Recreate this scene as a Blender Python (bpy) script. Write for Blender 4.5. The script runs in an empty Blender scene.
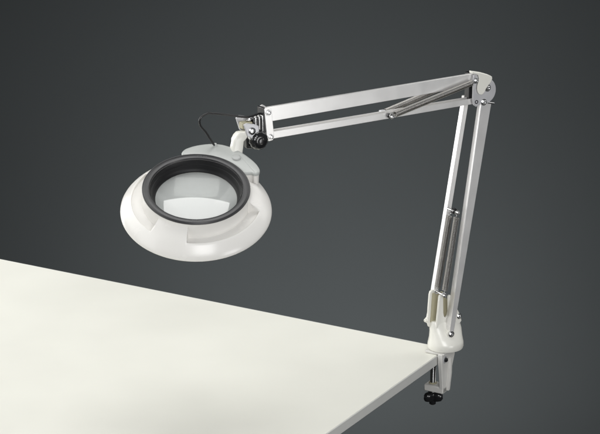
import bpy, bmesh, math, random
from mathutils import Vector, Matrix
random.seed(4)
S = bpy.context.scene
COL = S.collection
PI = math.pi

# ------------------------------------------------------------------ camera
cam_d = bpy.data.cameras.new('camera'); cam = bpy.data.objects.new('camera', cam_d); COL.objects.link(cam)
cam.location = (-0.20432, -2.32346, 0.88579)
cam.rotation_euler = (math.radians(90 - 16.7), 0, 0)
cam_d.sensor_width = 36; cam_d.lens = 36 * 1800 / 600
cam_d.clip_start = 0.05; cam_d.clip_end = 60
S.camera = cam
# ------------------------------------------------------------------ world (dim studio air)
w = bpy.data.worlds.new('World'); S.world = w; w.use_nodes = True
w.node_tree.nodes['Background'].inputs[0].default_value = (0.9, 0.96, 1.0, 1)
w.node_tree.nodes['Background'].inputs[1].default_value = 0.12
# ------------------------------------------------------------------ studio lamps and added fills
def area(name, loc, target, sx, sy, power, col=(1, 1, 1)):
    l = bpy.data.lights.new(name, 'AREA'); l.shape = 'RECTANGLE'; l.size = sx; l.size_y = sy
    l.energy = power; l.color = col
    o = bpy.data.objects.new(name, l); COL.objects.link(o); o.location = loc
    d = Vector(target) - Vector(loc); o.rotation_euler = d.to_track_quat('-Z', 'Y').to_euler()
    return o
area('softbox_overhead', (-0.33, -0.04, 1.68), (-0.33, -0.12, 0.27), 0.86, 0.72, 9.0, (1, 0.995, 0.975))
area('fill_left_high', (-1.75, 0.25, 1.45), (-0.45, -0.1, 0.0), 1.8, 1.7, 25.5, (1, 0.995, 0.97))  # unseen fill, added to light the table more evenly
area('fill_back_high', (1.0, 1.1, 1.5), (-0.2, -0.1, 0.0), 1.8, 1.6, 17, (1, 0.995, 0.97))  # added fill out of view, lifts the tops and evens the table
area('softbox_side', (-1.9, -1.0, 0.75), (0.0, 0.0, 0.25), 0.9, 1.2, 7, (1, 1, 1))
l_b = area('fill_left_back', (-1.35, 0.62, 0.36), (0.0, 0.0, 0.2), 0.5, 0.5, 1.9, (1, 1, 1)); l_b.data.spread = math.radians(100)  # unseen lamp added to whiten the left faces of the bars
area('fill_right', (1.0, -1.35, 0.12), (-0.25, -0.15, 0.33), 0.6, 0.6, 7, (1, 0.995, 0.985))  # added unseen lamp, gives the upper bar its bright-to-grey run
area('softbox_front', (0.1, -2.1, 0.95), (-0.1, -0.05, 0.25), 0.9, 0.8, 19, (1, 1, 1))
b_l = area('backdrop_lamp', (-0.1, 1.45, -0.36), (-0.1, 2.8, -0.62), 1.2, 0.3, 19, (0.98, 1, 0.99)); b_l.data.spread = math.radians(140)
S.view_settings.view_transform = 'Standard'; S.view_settings.look = 'None'
S.view_settings.exposure = 0.0; S.view_settings.gamma = 1
S.render.engine = 'CYCLES'
S.cycles.max_bounces = 14; S.cycles.transmission_bounces = 12; S.cycles.glossy_bounces = 8

# ------------------------------------------------------------------ materials
def mat(name, col, rough=0.5, metal=0.0, var=0.04, bump=0.0, scale=60, spec=0.5, coat=0.0, aniso=None, rvar=0.08):
    m = bpy.data.materials.new(name); m.use_nodes = True
    nt = m.node_tree; b = nt.nodes['Principled BSDF']
    tc = nt.nodes.new('ShaderNodeTexCoord'); mp = nt.nodes.new('ShaderNodeMapping')
    nt.links.new(tc.outputs['Object'], mp.inputs[0])
    if aniso: mp.inputs['Scale'].default_value = aniso
    n = nt.nodes.new('ShaderNodeTexNoise'); n.inputs['Scale'].default_value = scale; n.inputs['Detail'].default_value = 5
    nt.links.new(mp.outputs[0], n.inputs['Vector'])
    r = nt.nodes.new('ShaderNodeValToRGB')
    r.color_ramp.elements[0].position = 0.3; r.color_ramp.elements[1].position = 0.7
    c = Vector(col)
    r.color_ramp.elements[0].color = (*[max(0, x * (1 - var)) for x in c], 1)
    r.color_ramp.elements[1].color = (*[min(1, x * (1 + var)) for x in c], 1)
    nt.links.new(n.outputs[0], r.inputs[0]); nt.links.new(r.outputs[0], b.inputs['Base Color'])
    mr = nt.nodes.new('ShaderNodeMapRange')
    mr.inputs[3].default_value = max(0.02, rough - rvar); mr.inputs[4].default_value = min(1, rough + rvar)
    nt.links.new(n.outputs[0], mr.inputs[0]); nt.links.new(mr.outputs[0], b.inputs['Roughness'])
    b.inputs['Metallic'].default_value = metal
    b.inputs['Specular IOR Level'].default_value = spec
    b.inputs['Coat Weight'].default_value = coat; b.inputs['Coat Roughness'].default_value = 0.12
    if bump:
        n2 = nt.nodes.new('ShaderNodeTexNoise'); n2.inputs['Scale'].default_value = scale * 14; n2.inputs['Detail'].default_value = 3
        nt.links.new(mp.outputs[0], n2.inputs['Vector'])
        bp = nt.nodes.new('ShaderNodeBump'); bp.inputs['Strength'].default_value = bump; bp.inputs['Distance'].default_value = 0.0005
        nt.links.new(n2.outputs[0], bp.inputs['Height']); nt.links.new(bp.outputs[0], b.inputs['Normal'])
    return m
M = {}
M['backdrop'] = mat('backdrop paper', (0.0280, 0.0307, 0.0318), 0.9, var=0.035, scale=2, spec=0.1)
M['laminate'] = mat('cream laminate', (0.755, 0.75, 0.688), 0.4, var=0.022, bump=0.1, scale=7, spec=0.35)
M['edge'] = mat('edge banding', (0.56, 0.56, 0.54), 0.45, var=0.02, scale=30)
M['white'] = mat('white plastic', (0.78, 0.765, 0.735), 0.25, var=0.012, bump=0.05, scale=40)
M['cover'] = mat('grey plastic', (0.42, 0.435, 0.42), 0.3, var=0.015, bump=0.05, scale=40)
M['button'] = mat('grey button', (0.40, 0.41, 0.40), 0.35, var=0.02)
M['cream'] = mat('cream enamel', (0.80, 0.79, 0.73), 0.3, var=0.015, bump=0.06, scale=50, coat=0.2)
M['cast'] = mat('cast enamel', (0.66, 0.65, 0.62), 0.4, var=0.03, bump=0.12, scale=60)
M['alu'] = mat('satin aluminium', (0.86, 0.85, 0.84), 0.34, metal=0.6, var=0.02, bump=0.03, scale=40)
M['alu_in'] = mat('bar inside', (0.34, 0.31, 0.28), 0.5, metal=0.5, var=0.05)
M['steel'] = mat('zinc steel', (0.58, 0.58, 0.60), 0.38, metal=0.35, var=0.05, bump=0.05)
M['chrome'] = mat('bright steel', (0.6, 0.6, 0.6), 0.22, metal=1.0, var=0.03, rvar=0.05)
M['spring'] = mat('spring wire', (0.36, 0.35, 0.335), 0.26, metal=1.0, var=0.03, rvar=0.04)
M['inner'] = mat('matt black plastic', (0.009, 0.009, 0.010), 0.5, spec=0.3)
M['black'] = mat('black ring plastic', (0.03, 0.03, 0.032), 0.36, var=0.1, bump=0.04, scale=60)
M['mark'] = mat('grey moulded mark', (0.09, 0.09, 0.095), 0.5)
M['knob'] = mat('black glossy knob', (0.012, 0.012, 0.013), 0.18, var=0.1, coat=0.4)
M['cord'] = mat('grey cord', (0.012, 0.012, 0.013), 0.3, var=0.05)
M['olive'] = mat('olive bush and slot shade', (0.42, 0.39, 0.27), 0.5, var=0.06)  # bush colour, also painted shade between the base plates
M['tube'] = mat('fluorescent tube glass', (0.85, 0.85, 0.83), 0.15)
g = bpy.data.materials.new('lens glass'); g.use_nodes = True
pb = g.node_tree.nodes['Principled BSDF']
pb.inputs['Base Color'].default_value = (0.86, 0.88, 0.865, 1)
pb.inputs['Roughness'].default_value = 0.03; pb.inputs['IOR'].default_value = 1.7
pb.inputs['Transmission Weight'].default_value = 0.6
M['glass'] = g

# ------------------------------------------------------------------ helpers
# arm frame (mm): u along the arm plane away from the head, n toward the camera side, z up
PSI = math.radians(30)
BASE = Vector((-0.002, -0.006, 0.0))
UA = Vector((math.cos(PSI), math.sin(PSI), 0)); NA = Vector((math.sin(PSI), -math.cos(PSI), 0))
def A(u, n, z): return BASE + (UA * u + NA * n + Vector((0, 0, z))) / 1000
# head frame (mm)
HS = 0.973
HX = Vector((0.997886, 0.06404204, -0.01105196)); HY = Vector((-0.05357224, 0.90687923, 0.41797139)); HN = Vector((0.03679053, -0.41649572, 0.90839296))
H0 = Vector((-0.3297, -0.2379, 0.2683))
def Hd(x, y, h): return H0 + (HX * x + HY * y + HN * h) * HS / 1000
# clamp frame (mm): o outward from the right table edge, a along it toward the camera
EO = Vector((0.8635, -0.5045, 0)); EA = Vector((-0.5045, -0.8635, 0))
def K(o, a, z): return (EO * o + EA * a + Vector((0, 0, z))) / 1000

def link(name, bm, m, parent=None, sharp=32, bevel=0, seg=2, origin=None):
    bmesh.ops.recalc_face_normals(bm, faces=bm.faces)
    for f in bm.faces: f.smooth = True
    me = bpy.data.meshes.new(name)
    org = Vector(origin) if origin is not None else sum((v.co for v in bm.verts), Vector()) / len(bm.verts)
    bmesh.ops.translate(bm, vec=-org, verts=bm.verts)
    bm.to_mesh(me); bm.free()
    me.materials.append(M[m])
    me.set_sharp_from_angle(angle=math.radians(sharp))
    o = bpy.data.objects.new(name, me); COL.objects.link(o)
    if parent is not None:
        o.parent = parent
        pw = Vector(); p = parent
        while p: pw += p.location; p = p.parent
        o.location = org - pw
    else: o.location = org
    if bevel:
        b = o.modifiers.new('edge', 'BEVEL'); b.width = bevel / 1000; b.segments = seg; b.limit_method = 'ANGLE'; b.angle_limit = math.radians(35)
        b.harden_normals = False
    return o
def prism(bm, bot, top):
    """two loops of equal length -> closed solid"""
    vb = [bm.verts.new(p) for p in bot]; vt = [bm.verts.new(p) for p in top]
    n = len(vb)
    bm.faces.new(vb); bm.faces.new(vt)
    for i in range(n): bm.faces.new((vb[i], vb[(i + 1) % n], vt[(i + 1) % n], vt[i]))
def plate(bm, F, pts, n0, n1):
    prism(bm, [F(u, n0, z) for u, z in pts], [F(u, n1, z) for u, z in pts])
def box(bm, F, a0, a1, b0, b1, c0, c1):
    prism(bm, [F(a0, b0, c0), F(a1, b0, c0), F(a1, b1, c0), F(a0, b1, c0)], [F(a0, b0, c1), F(a1, b0, c1), F(a1, b1, c1), F(a0, b1, c1)])
def loft(bm, rings, cap=True):
    vs = [[bm.verts.new(p) for p in r] for r in rings]; n = len(vs[0])
    for a, b in zip(vs, vs[1:]):
        for i in range(n): bm.faces.new((a[i], a[(i + 1) % n], b[(i + 1) % n], b[i]))
    if cap: bm.faces.new(vs[0]); bm.faces.new(vs[-1])
def frame_of(d):
    d = d.normalized(); a = Vector((0, 0, 1)) if abs(d.z) < 0.9 else Vector((1, 0, 0))
    x = d.cross(a).normalized(); return x, d.cross(x).normalized()
def lathe(bm, p, d, prof, seg=32, cap=True):
    """prof: (radius mm, height mm) along axis d from world point p"""
    d = Vector(d).normalized(); x, y = frame_of(d)
    loft(bm, [[p + (x * math.cos(t) + y * math.sin(t)) * r / 1000 + d * h / 1000 for t in [2 * PI * i / seg for i in range(seg)]] for r, h in prof], cap)
def tube(bm, pts, r, seg=10, cap=True):
    pts = [Vector(p) for p in pts]; rings = []; x = None
    for i, p in enumerate(pts):
        d = (pts[min(i + 1, len(pts) - 1)] - pts[max(i - 1, 0)]).normalized()
        if x is None: x, _ = frame_of(d)
        x = (x - d * x.dot(d)).normalized(); y = d.cross(x)
        rings.append([p + (x * math.cos(2 * PI * k / seg) + y * math.sin(2 * PI * k / seg)) * r / 1000 for k in range(seg)])
    loft(bm, rings, cap)
def smooth_path(pts, n=14):
    P = [Vector(p) for p in pts]; P = [2 * P[0] - P[1]] + P + [2 * P[-1] - P[-2]]; out = []
    for i in range(1, len(P) - 2):
        for k in range(n):
            t = k / n; a, b, c, d = P[i - 1:i + 3]
            out.append(0.5 * ((2 * b) + (c - a) * t + (2 * a - 5 * b + 4 * c - d) * t * t + (3 * b - a - 3 * c + d) * t ** 3))
    out.append(P[-2]); return out
def circle(cx, cz, r, n=40, a0=0, a1=2 * PI):
    full = abs(a1 - a0 - 2 * PI) < 1e-6
    k = n if full else n + 1
    return [(cx + r * math.cos(a0 + (a1 - a0) * i / n), cz + r * math.sin(a0 + (a1 - a0) * i / n)) for i in range(k)]
def new(): return bmesh.new()
def bolt(parent, p, d, r=2.4, h=2.2, m='chrome', name='bolt', washer=True):
    b = new()
    if washer: lathe(b, p, d, [(r * 1.45, -0.3), (r * 1.5, 0.1), (r * 1.5, 0.6), (r * 1.4, 0.8)], 24)
    base = 0.75 if washer else -0.2
    lathe(b, p, d, [(r, base), (r, base + h * .75), (r * 0.8, base + h), (r * 0.45, base + h * 1.05), (r * .42, base + h * .7)], 6 if washer else 18)
    return link(name, b, m, parent, sharp=25)

# ------------------------------------------------------------------ the setting: seamless studio backdrop
b = new()
prof = []
for i in range(13):
    t = i / 12 * PI / 2; prof.append((1.6 + 1.2 * math.sin(t), -1.0 + 1.2 * (1 - math.cos(t))))
prof = [(-4.5, -1.0), (0, -1.0)] + prof + [(2.8, 1.6), (2.8, 4.0)]
rows = [[b.verts.new((x, y, z)) for x in (-5, -2, 0, 2, 5)] for y, z in prof]
for r0, r1 in zip(rows, rows[1:]):
    for i in range(4): b.faces.new((r0[i], r0[i + 1], r1[i + 1], r1[i]))
o = link('backdrop', b, 'backdrop', None, sharp=60); o['kind'] = 'structure'

# ------------------------------------------------------------------ the table
b = new()
box(b, K, -1300, 0, -0, 0.001, 0, 0.001); b.free(); b = new()
LT, WT, TH = 1700, 1250, 13.5
def T(a, s, z): return (EO * -a + EA * s) / 1000 + Vector((0, 0, z / 1000))   # a inward from right edge, s along it
box(b, T, 1.6, LT, 1.6, WT, -TH, 0)
table = link('table', b, 'laminate', None, bevel=0.5, origin=(0, 0, -TH / 1000))
table['label'] = 'plain cream white tabletop with a light grey edge, running out of the picture'
table['category'] = 'table'
b = new(); box(b, T, 0, 1.55, 0, WT, -TH + 0.1, -0.25); link('edge_band', b, 'edge', table, bevel=0.5)
b = new(); box(b, T, 1.6, LT, 0, 1.55, -TH + 0.1, -0.25); link('edge_band', b, 'edge', table, bevel=0.5)

# ------------------------------------------------------------------ the lamp
lamp = bpy.data.objects.new('magnifier_lamp', None); COL.objects.link(lamp); lamp.location = BASE; lamp.empty_display_size = 0.05
lamp['label'] = 'white ring magnifier lamp on a sprung double arm, clamped to the table corner'
lamp['category'] = 'magnifier lamp'

# ---- clamp
b = new()
box(b, K, -20, 9, 0, 32, 0.3, 3.6)                                              # top jaw lying on the table
clamp = link('table_clamp', b, 'cast', lamp, bevel=0.8)
b = new()
def webring(z, a0, a1, o0, o1): return [K(o0, a0, z), K(o1, a0, z), K(o1, a1, z), K(o0, a1, z)]
loft(b, [webring(3.0, -6, 36, 1.2, 8), webring(-8, -5, 36, 1.2, 8), webring(-30, 3, 32, 1.2, 7), webring(-50, 9, 29, 1.2, 7), webring(-57, 11, 28, 1.2, 7)])
link('clamp_web', b, 'cast', clamp, bevel=1.0)
b = new()                                                                       # raised rib down the web
loft(b, [webring(-9, 6, 13, 6, 9.5), webring(-30, 9, 15, 5.5, 11), webring(-55, 13, 18, 5.5, 10.5)])
link('clamp_rib', b, 'cast', clamp, bevel=0.8)
b = new(); box(b, K, -22, 7, 10, 29, -57, -47.5); link('lower_jaw', b, 'cast', clamp, bevel=1.4)
b = new(); lathe(b, K(-13, 19, -47.3), (0, 0, 1), [(5.6, 0), (5.6, 1.0), (5.0, 1.6)], 24); link('jaw_bush', b, 'olive', clamp)
b = new()                                                                       # threaded screw
pr = []
z = -62.0
while z < -19:
    pr += [(3.5, z), (4.1, z + 0.55)]; z += 1.1
lathe(b, K(-13, 19, 0), (0, 0, 1), pr, 20)
lathe(b, K(-13, 19, 0), (0, 0, 1), [(4, -19.2), (8.5, -18), (8.5, -14.2)], 28)
screw = link('clamp_screw', b, 'chrome', lamp, sharp=80)
b = new()                                                                       # three-lobed wing knob
def lobes(r, z, k=42):
    out = []
    for i in range(k):
        t = 2 * PI * i / k; rr = r * (0.70 + 0.30 * math.cos(3 * t + 0.3)); out.append(K(-13 + rr * math.cos(t), 19 + rr * math.sin(t), z))
    return out
loft(b, [lobes(9, -60.5), lobes(13, -61.5), lobes(14.6, -64), lobes(14.8, -69), lobes(13, -72), lobes(9, -73.4)])
lathe(b, K(-13, 19, 0), (0, 0, 1), [(3.2, -79), (4.6, -78), (4.8, -72)], 20)
link('wing_knob', b, 'knob', screw, sharp=50)
b = new(); lathe(b, K(8.2, 27, -6.5), EO, [(3.1, -1), (3.3, 1.5), (2.7, 3.2), (1.2, 4)], 20); link('set_screw', b, 'knob', clamp)
b = new(); lathe(b, K(8.0, 27, -6.5), EO, [(5.2, -.5), (5.2, .35), (4.6, .6)], 24); link('washer', b, 'steel', clamp)

# ---- base casting
def oval(cu, ru, cn, rn, z, k=40, p=2.0):
    out = []
    for i in range(k):
        t = 2 * PI * i / k; c, s = math.cos(t), math.sin(t)
        out.append(A(cu + ru * math.copysign(abs(c) ** (2 / p), c), cn + rn * math.copysign(abs(s) ** (2 / p), s), z))
    return out
b = new()
loft(b, [oval(-3, 21, 0, 20, 3.7), oval(-3, 24.5, 0, 22.5, 4.6), oval(-3, 25.4, 0, 23.5, 7.5), oval(-3, 25.2, 0, 23.3, 12.5), oval(-3, 24.7, 0, 22.6, 15),
         oval(-2.6, 24.2, -1, 19, 22, p=2.0), oval(-1.6, 24.0, -3, 14.5, 30, p=2.2), oval(-2.2, 23.4, -4.5, 11, 37, p=2.5), oval(-2.8, 22.4, -5, 9.6, 42, p=3.0), oval(-3, 20.8, -5, 8.4, 44.5, p=3.0)])
base = link('base', b, 'cream', lamp, sharp=50)
outer = [(-21.5, 34), (-20.6, 50), (-19.4, 62), (-17.8, 81), (-16.2, 84), (-12.9, 84), (-11.4, 81.5), (-10.2, 57), (-8.9, 51), (-6.4, 49), (-3.4, 51.5), (-2.0, 57), (-3.0, 77), (-2.2, 80), (0.6, 80.5),
         (3.4, 76), (8.4, 65.5), (14, 56), (18.6, 47), (20.4, 40), (17, 36)]
b = new(); plate(b, A, outer, 0, 4); link('side_plate', b, 'cream', base, bevel=1.0)
rear = [(-27, 36), (-29.0, 42), (-28.4, 63), (-27, 83), (-25.6, 87.4), (-21.7, 88.9), (-15.2, 87.4), (-10.2, 83.4), (-3.2, 71.4), (4.8, 57.4), (10.8, 44), (12, 36)]
b = new(); plate(b, A, rear, -9.5, -6); link('side_plate', b, 'cream', base, bevel=1.0)
b = new(); plate(b, A, [(-25.5, 43), (-23.2, 84.5), (-7, 84.5), (4, 66), (8, 46)], -5.9, -4.6); link('shade_liner', b, 'olive', base, bevel=.3)  # added sheet, olive colour stands in for shade between the plates
bolt(base, A(15.6, 4.1, 47.4), NA, 2.6, 2.2)
bolt(base, A(-29.4, -8, 46), -UA, 2.6, 3, 'cream', 'rear_nub')

# ---- bars : U channels
def channel(name, p0, p1, mname, parent, th=1.3, open_dir=+1, inside=None, cap=False, ends=None):
    """p0/p1 = (u_a, z_a, u_b, z_b, n0, n1): edge a and edge b of the front face at each end; open on side b if open_dir=+1, side a if -1"""
    b = new()
    def sec(p):
        ua, za, ub, zb, n0, n1 = p
        a = Vector((ua, za)); c = Vector((ub, zb)); d = (c - a); L = d.length; d /= L
        def q(s, n): v = a + d * s; return A(v.x, n, v.y)
        if open_dir > 0: return [q(L, n1), q(0, n1), q(0, n0), q(L, n0), q(L, n0 + th), q(th, n0 + th), q(th, n1 - th), q(L, n1 - th)]
        return [q(0, n1), q(L, n1), q(L, n0), q(0, n0), q(0, n0 + th), q(L - th, n0 + th), q(L - th, n1 - th), q(0, n1 - th)]
    loft(b, [sec(p0), sec(p1)])
    return link(name, b, mname, parent, sharp=25, bevel=0.35)
lower = channel('lower_arm_bar', (-8.6, 22.5, -2.2, 21.2, 5, 15.5), (39.4, 345, 56.0, 343, 0, 8), 'alu', lamp)
rearbar = channel('lower_link_bar', (-24.8, 40, -17.8, 39, -18, -10), (25.1, 346, 32.1, 345, -18, -10), 'alu', lamp)
b = new(); box(b, A, 25.2, 32.2, -18.4, -9.6, 345.6, 351.6); link('bar_cap', b, 'white', rearbar, bevel=1.6, seg=3)
upper = channel('upper_arm_bar', (-289, 376, -289, 357.4, 1.5, 6), (30, 385.5, 30, 369, 1.5, 6), 'alu', lamp, open_dir=+1)
ulink = channel('upper_link_bar', (-283, 344.2, -283, 335.1, -5, 6), (28, 352, 28, 344.2, -5, 6), 'alu', lamp, open_dir=-1)
bolt(lower, A(-4.6, 15.6, 28.5), NA, 2.9, 2.2)
b = new(); lathe(b, A(-4.6, 8, 28.5), NA, [(6, -6), (6, 6.5)], 24); link('pivot_bush', b, 'cream', base)

# ---- springs
def spring(name, p0, p1, parent, r=3.6, wire=0.5, pitch=1.25):
    p0, p1 = Vector(p0), Vector(p1); d = (p1 - p0).normalized(); L = (p1 - p0).length * 1000
    x, y = frame_of(d); s0, s1 = 6.0, L - 6.0
    n = int((s1 - s0) / pitch); pts = []; k = 14
    pts.append(p0 + d * 0.001); pts.append(p0 + d * 0.004)
    for i in range(n * k + 1):
        t = 2 * PI * i / k; s = s0 + (s1 - s0) * i / (n * k)
        pts.append(p0 + (x * math.cos(t) + y * math.sin(t)) * r / 1000 + d * s / 1000)
    pts.append(p1 - d * 0.004); pts.append(p1 - d * 0.001)
    b = new(); tube(b, pts, wire, 6)
    s = link(name, b, 'spring', parent, sharp=80)
    for p, e in ((p0, 1), (p1, -1)):                                            # hooks with eyes at either end
        b = new()
        eye = [p + (d * math.cos(t) + y * math.sin(t)) * 0.0026 for t in [2 * PI * i / 16 for i in range(17)]]
        tube(b, eye, 0.6, 6); tube(b, [p + d * e * 0.0026, p + d * e * 0.0065], 0.6, 6)
        link('spring_hook', b, 'chrome', s, sharp=80)
    return s
spring('arm_spring', A(2.0, 12, 199), A(-16, 12, 86.4), lamp)
spring('arm_spring', A(0.4, -1.5, 197.6), A(-18.7, -1.5, 87), lamp)
spring('arm_spring', A(-105.4, 12.5, 345.3), A(26, 12.5, 376.3), lamp)
spring('arm_spring', A(-105.4, -10.5, 344), A(28, -10.5, 377.5), lamp)
def pin(u, z, n0, n1, parent, r=1.7, m='chrome'):
    b = new(); lathe(b, A(u, n0, z), NA, [(r, 0), (r, n1 - n0)], 16); link('spring_pin', b, m, parent)
    bolt(parent, A(u, n1 - 0.2, z), NA, 1.9, 1.4)
pin(1.6, 200, -9.5, 15, lower); pin(-16.6, 86, -8, 15, base); pin(-105.4, 344.3, -14, 15, ulink); 
b = new(); lathe(b, A(1.4, 3, 200.3), NA, [(3.4, 0), (3.9, .6), (3.9, 6.0), (3.2, 6.6)], 20); link('spring_bush', b, 'knob', lower)
b = new(); lathe(b, A(-105.4, 6.1, 344.4), NA, [(2.8, 0), (3.1, .5), (3.1, 3.3), (2.6, 3.8)], 20); link('spring_bush', b, 'knob', ulink)
b = new(); box(b, A, -108.5, -101, -13, -6.4, 341, 348.5); link('spring_bracket', b, 'steel', ulink, bevel=1)

# ---- elbow
disc = circle(43.2, 361, 17.2, 40, -PI * 0.62, PI * 0.60)
side = disc + [(33, 384.5), (27, 386.5), (23.5, 384), (23.5, 349), (25, 344), (29, 341.2)]
b = new(); plate(b, A, side, 8.6, 11.2); elbow = link('elbow_plate', b, 'steel', lamp, bevel=0.5)
b = new(); plate(b, A, disc + [(40, 380), (34, 378), (32.5, 352), (36, 345)], -21.4, -19); link('elbow_plate', b, 'steel', elbow, bevel=0.5)
b = new(); plate(b, A, [(24, 385), (31, 386), (31, 343), (24, 345)], -9.8, 1.0); link('elbow_spacer', b, 'knob', elbow, bevel=0.5)
hook = [(18.6, 390.6), (27, 388.6), (36, 386.4), (44, 383.6), (51.2, 380.2), (51.6, 377), (48.8, 372), (44.6, 368.2), (41.6, 364.4), (39.8, 360.6), (37.4, 358.2), (34.4, 357.4),
        (31.4, 358.4), (29.2, 361.2), (28.0, 365.4), (28.0, 370), (29.4, 375), (30.4, 380), (29, 384.4), (25, 386.2), (18.8, 387.4)]
b = new(); plate(b, A, hook, 12.4, 14.6); cov = link('elbow_cover', b, 'cream', elbow, bevel=0.7)
b = new(); plate(b, A, [(18.6, 390.8), (27, 389), (36, 386.8), (44, 384), (51.4, 380.6), (51.4, 379.2), (44, 382.4), (36, 385.2), (27, 386.4), (19, 387.6)], 7.5, 12.2)
link('cover_flange', b, 'cream', cov, bevel=0.4)
bolt(elbow, A(46.5, 11.3, 365), NA, 3.3, 2.6, 'chrome'); bolt(elbow, A(41, 11.3, 346.2), NA, 3.0, 2.6)
bolt(elbow, A(26.5, 13.5, 377), NA, 2.3, 1.6)
b = new(); lathe(b, A(26.5, -19, 377), NA, [(1.8, 0), (1.8, 33)], 16); link('spring_pin', b, 'chrome', elbow)
b = new(); lathe(b, A(29.2, 10.9, 347.8), NA, [(2.6, 0), (2.6, .6), (1.6, .7), (1.5, .2)], 20); link('elbow_rivet', b, 'knob', elbow)
b = new(); tube(b, [A(46, 13, 345.4), A(56.5, 13, 343)], 1.1); link('cotter_rod', b, 'chrome', elbow)
b = new(); lathe(b, A(45, -18.9, 362), NA, [(9, 0), (9, 27.3)], 28); link('elbow_hub', b, 'steel', elbow)

# ---- end bracket at the head side
b = new(); plate(b, A, [(-289.5, 375.5), (-284, 377.2), (-279.5, 374.5), (-275.6, 338), (-277.6, 334.2), (-283, 333.4), (-286.2, 337)], 6.6, 9.0)
brk = link('end_bracket', b, 'alu', lamp, bevel=0.5)
b = new(); plate(b, A, [(-289.5, 375.5), (-284, 377.2), (-279.5, 374.5), (-275.6, 338), (-277.6, 334.2), (-283, 333.4), (-286.2, 337)], -8, -5.6)
link('end_bracket_plate', b, 'alu', brk, bevel=0.5)
b = new(); box(b, A, -290.5, -286.8, -7.6, 8.2, 345, 376.2); link('end_bracket_back', b, 'knob', brk, bevel=0.5)
bolt(brk, A(-283.8, 9.1, 370), NA, 2.6, 2.2); bolt(brk, A(-280.6, 9.1, 338.8), NA, 2.5, 2.2)
# fork of upright fins
b = new()
for u in (-301.5, -296.5, -291.8): box(b, A, u, u + 1.5, -7, 7.5, 343, 365.5 - (u + 301) * -0.15)
fork = link('swivel_fork', b, 'chrome', lamp, bevel=0.4)
b = new(); box(b, A, -303, -290, -6.5, 6, 341, 363); link('fork_core', b, 'knob', fork, bevel=1.2)
b = new()
box(b, A, -304, -289, -7.5, 9, 338, 344.5); link('fork_foot', b, 'chrome', fork, bevel=1)
# swivel clevis + grey cap
b = new(); plate(b, A, [(-321, 364.5), (-317, 367.5), (-306, 365), (-300, 361), (-299, 346), (-306, 343), (-316, 349)], -9, -5.5); plate(b, A, [(-321, 360), (-317, 361.5), (-306, 359), (-300, 356), (-299, 344), (-306, 340), (-316, 345)], 11.2, 13.8)
clev = link('clevis', b, 'steel', lamp, bevel=0.8)
b = new(); box(b, A, -318, -304, -5.4, 5.4, 352, 360); link('clevis_block', b, 'olive', clev, bevel=1)
bolt(clev, A(-306.5, -1, 361), (0, 0, 1), 2.4, 3.2)
b = new(); lathe(b, A(-310, 13.8, 351), NA, [(4.6, 0), (4.6, 1.6), (3.6, 2.2), (2, 2.4)], 24); link('clevis_bolt', b, 'chrome', clev)
# black clamping knob below the fork
b = new()
def kn(r, n, k=48): return [A(-299 + r * (1 + 0.028 * math.cos(15 * 2 * PI * i / k)) * math.cos(2 * PI * i / k), n, 337.5 + r * (1 + 0.028 * math.cos(15 * 2 * PI * i / k)) * math.sin(2 * PI * i / k)) for i in range(k)]
loft(b, [kn(9, 4), kn(11.6, 5.5), kn(12.4, 9), kn(11.6, 14), kn(9.5, 16.5), kn(5, 17.5)])
knob = link('clamping_knob', b, 'knob', lamp, sharp=50)
b = new(); lathe(b, A(-299, 17.0, 337.5), NA, [(4.2, 0), (4.2, 1.6), (3.2, 2.4), (1.4, 2.5)], 20); link('knob_cap', b, 'knob', knob)
b = new(); box(b, A, -312, -296, -6, 5, 326, 342); link('swivel_block', b, 'knob', knob, bevel=2.5, seg=3)
b = new(); box(b, A, -311.5, -306.6, 5.2, 13, 339.5, 343.6); link('knob_lug', b, 'chrome', knob, bevel=1)

# ---- lamp head
def sm(t): return t
SOL = [(93.6, 0), (94, 0.8), (93.8, 2.2), (92.8, 4.4), (91.0, 7), (88.6, 9.9), (85.8, 12.8), (82.8, 15.8), (79.5, 18.8), (76, 21.4), (72.5, 24.2), (69.5, 26.8), (67.4, 29.2), (66.5, 30.6), (66.1, 32), (65.8, 34.6)]
REC = [(93.6, 0), (94, 0.8), (93.8, 2.2), (92.8, 4.4), (91.0, 7), (88.6, 9.9), (85.8, 12.8), (82.8, 15.7), (80.9, 17.4), (80.3, 17.6), (79.9, 17.2), (79.6, 14.4), (67.3, 13.2), (66.5, 13.4), (66.3, 14.2), (65.8, 34.6)]
INN = [(65.2, 34.9), (58.5, 34.9), (57.1, 33.6), (56.4, 18), (58, 15), (64, 12.4), (76, 12.0), (84, 8), (90.0, 3), (91.4, 0.2)]
def ang(a): return math.radians(a)
cols = []
recs = [(-99, -16), (-219, -136 + 2), (21, 104)]
bounds = []
for a0, a1 in recs: bounds.append((a0 % 360, (a1 - a0)))
def inrec(a):
    for s, wd in bounds:
        if 0 <= (a - s) % 360 <= wd: return True
    return False
angles = [(i * 2.0, inrec(i * 2.0)) for i in range(180)]
angles = [(a, f) for a, f in angles if min(min((a - s) % 360, (s - a) % 360, (a - s - wd) % 360, (s + wd - a) % 360) for s, wd in bounds) > 0.8]
for s, wd in bounds:
    angles += [((s - 0.35) % 360, False), ((s + 0.35) % 360, True), ((s + wd - 0.35) % 360, True), ((s + wd + 0.35) % 360, False)]
angles.sort()
b = new()
vs = []
for a, f in angles:
    pr = (REC if f else SOL) + INN
    vs.append([b.verts.new(Hd(r * math.cos(ang(a)), r * math.sin(ang(a)), h)) for r, h in pr])
for i in range(len(vs)):
    p, q = vs[i], vs[(i + 1) % len(vs)]
    for k in range(len(p)):
        b.faces.new((p[k], q[k], q[(k + 1) % len(p)], p[(k + 1) % len(p)]))
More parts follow.
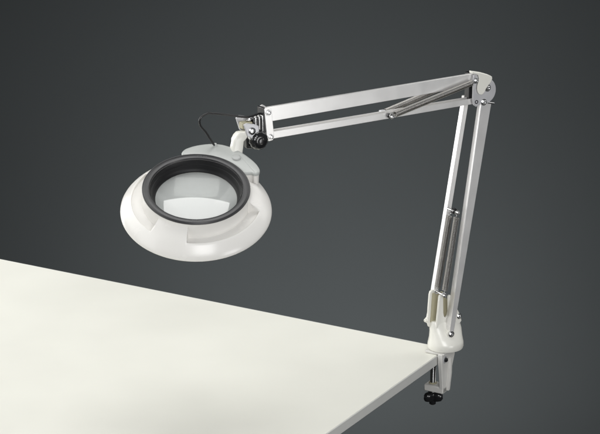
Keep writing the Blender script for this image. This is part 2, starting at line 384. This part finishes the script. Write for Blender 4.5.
shade = link('shade', b, 'white', lamp, sharp=40)
# fluorescent ring tube under the shade
b = new(); ring = []
for i in range(73):
    t = 2 * PI * i / 72; ring.append(Hd(74 * math.cos(t), 74 * math.sin(t), 3))
tube(b, ring, 6.5, 14, cap=False)
link('ring_tube', b, 'tube', shade)

def hl(bm, prof, seg=128, cx=0, cy=0, close=True):
    vs = []
    for i in range(seg):
        t = 2 * PI * i / seg
        vs.append([bm.verts.new(Hd(cx + r * math.cos(t), cy + r * math.sin(t), h)) for r, h in prof])
    for i in range(seg):
        p, q = vs[i], vs[(i + 1) % seg]
        for k in range(len(prof) if close else len(prof) - 1):
            bm.faces.new((p[k], q[k], q[(k + 1) % len(p)], p[(k + 1) % len(p)]))
b = new()
hl(b, [(65.0, 35.1), (66.4, 34.9), (66.6, 35.1), (66.6, 36.0), (66.2, 36.5), (65.7, 36.4), (65.2, 36.1), (64.8, 36.3), (64.4, 36.9), (63.6, 37.2), (59.6, 37.3), (58.2, 36.9), (57.6, 36.0), (57.4, 35.0), (58.4, 35.05)])
lr = link('lens_ring', b, 'black', lamp, sharp=35)
b = new()
hl(b, [(56.9, 30), (57.2, 34.9), (56.6, 35.1), (56.0, 34.2), (55.4, 29.4), (54.5, 28.8), (53.9, 24), (53.2, 22.4), (51.4, 20.5), (50.5, 20.0), (50.4, 19.7), (51.6, 19.15), (51.6, 14.5), (56.2, 14.2)])
link('lens_cup', b, 'inner', lr, sharp=30)
for c, n in ((-88, 9), (84, 9)):                                                 # fine moulded grip marks on the ring
    b = new()
    for k in range(n):
        if (k * 7 + int(c)) % 5 == 0: continue
        t = ang(c + (k - n / 2) * 1.5); 
        def Fq(r, s, h, t=t): return Hd(r * math.cos(t) - s * math.sin(t), r * math.sin(t) + s * math.cos(t), h)
        box(b, Fq, 59.4, 62.4, -0.28, 0.28, 37.0, 37.55)
    link('moulded_marks', b, 'mark', lr)
# biconvex lens
b = new(); R_ = 51.5; rings_ = []
N = 28
def sag(r, Rc): return Rc - math.sqrt(Rc * Rc - r * r)
Rc = 230
top = [(R_ * k / N, 19.0 + sag(R_, Rc) - sag(R_ * k / N, Rc)) for k in range(N, 0, -1)]
RB = 700
bot = [(R_ * k / N, 15.6 - sag(R_, RB) + sag(R_ * k / N, RB)) for k in range(1, N + 1)]
allv = []
SEG = 128
def ringv(r, h): return [b.verts.new(Hd(r * math.cos(2 * PI * i / SEG), r * math.sin(2 * PI * i / SEG), h)) for i in range(SEG)]
rt = [ringv(r, h) for r, h in top]; ct = b.verts.new(Hd(0, 0, 19.0 + sag(R_, Rc)))
rb = [ringv(r, h) for r, h in bot]; cb = b.verts.new(Hd(0, 0, 15.6 - sag(R_, RB)))
for x, y in list(zip(rt, rt[1:])) + list(zip(rb, rb[1:])) + [(rb[-1], rt[0])]:
    for i in range(SEG): b.faces.new((x[i], x[(i + 1) % SEG], y[(i + 1) % SEG], y[i]))
for i in range(SEG):
    b.faces.new((rt[-1][i], rt[-1][(i + 1) % SEG], ct)); b.faces.new((rb[0][i], rb[0][(i + 1) % SEG], cb))
link('lens', b, 'glass', lamp, sharp=30)

# housing over the third recess : white body + grey cover + button
poly = [(-16.2, 68.5), (-17.6, 72), (-16, 76.5), (-11, 81.5), (0.8, 87), (16.6, 90.3), (30.5, 89.5), (41, 85.6), (50, 80), (59.5, 71.5), (68.5, 61), (74, 53), (77.4, 46.5), (79.6, 39.5), (79.2, 34), (76.4, 30.6), (72, 30), (68.8, 32)]
inner = [(67.9 * math.cos(ang(a)), 67.9 * math.sin(ang(a))) for a in (28, 34, 40, 46, 52, 58, 64, 70, 76, 82, 88, 94, 100)]
outline = poly + inner
def closed(pts, n=4):
    out = []; L = len(pts)
    for i in range(L):
        a, b_, c, d = [Vector(pts[(i + k) % L]) for k in (-1, 0, 1, 2)]
        for k in range(n):
            t = k / n; out.append(0.5 * ((2 * b_) + (c - a) * t + (2 * a - 5 * b_ + 4 * c - d) * t * t + (3 * b_ - a - 3 * c + d) * t ** 3))
    return out
ol = closed(outline)
def inset(pts, d):
    L = len(pts); out = []
    for i in range(L):
        e = (pts[(i + 1) % L] - pts[i - 1]).normalized(); out.append(pts[i] + Vector((e.y, -e.x)) * d)
    return out
area2 = sum(ol[i - 1].x * ol[i].y - ol[i].x * ol[i - 1].y for i in range(len(ol)))
sg = -1 if area2 > 0 else 1
b = new()
loft(b, [[Hd(p.x, p.y, h) for p in inset(ol, sg * d)] for d, h in ((1.6, 6), (1.0, 16), (0.9, 29.4))])
hous = link('switch_housing', b, 'white', shade, sharp=50)
b = new()
loft(b, [[Hd(p.x, p.y, h) for p in inset(ol, sg * d)] for d, h in ((0.7, 29.6), (0, 29.9), (0, 32.2), (0.5, 33.2), (1.5, 33.8), (3.0, 34.0))])
cover = link('switch_cover', b, 'cover', lamp, sharp=60)
b = new(); hl(b, [(5.6, 33.9), (5.6, 35.2), (5.0, 35.9), (3.5, 36.1), (0.05, 36.1), (0.05, 33.9)], 40, 51, 61)
link('switch_button', b, 'button', cover, sharp=50)
# stem from the housing up to the swivel
hb = Hd(50, 76, 24)
b = new()
def rect(c, ax, ay, wx, wy, k=6):
    out = []
    for cx_, cy_, a0 in ((1, 1, 0), (-1, 1, 90), (-1, -1, 180), (1, -1, 270)):
        for i in range(k):
            t = math.radians(a0 + 90 * i / (k - 1)); rr = 2.4
            out.append(c + ax * ((wx - rr) * cx_ + rr * math.cos(t)) / 1000 + ay * ((wy - rr) * cy_ + rr * math.sin(t)) / 1000)
    return out
e_top = A(-318.5, 5, 350); e_mid = A(-326.5, 7, 338.5)
dd = (e_top - hb).normalized()
loft(b, [rect(hb, UA, NA, 7.6, 5.6), rect(hb.lerp(e_mid, .7), UA, NA, 7.3, 5.4), rect(e_mid, UA, NA, 7.0, 5.2), rect(e_mid.lerp(e_top, .3), UA, NA, 8.6, 5.8), rect(e_mid.lerp(e_top, .7), UA, NA, 8.6, 5.8), rect(e_top, UA, NA, 7.2, 4.8)])
stem = link('head_stem', b, 'cream', lamp, sharp=30, bevel=0.6)
# cord
c0 = Hd(25, 86, 33.5)
pth = smooth_path([c0, c0 + HN * 0.004 + UA * -0.003, A(-364.5, -4, 352.5), A(-372.4, -3, 362.5), A(-372.4, -2, 371.5), A(-363.5, -2, 376), A(-354, -2, 375), A(-340.4, -2, 372.4), A(-316, 0, 366.9), A(-304, 0, 366), A(-289, -2, 368)])
b = new(); tube(b, pth, 1.35, 12); cord = link('cord', b, 'cord', lamp)
b = new(); lathe(b, c0 - HN * 0.001, HN, [(3.2, 0), (3, 1.2), (2, 3.4), (1.6, 4.2)], 20); link('cord_grommet', b, 'cover', cord)
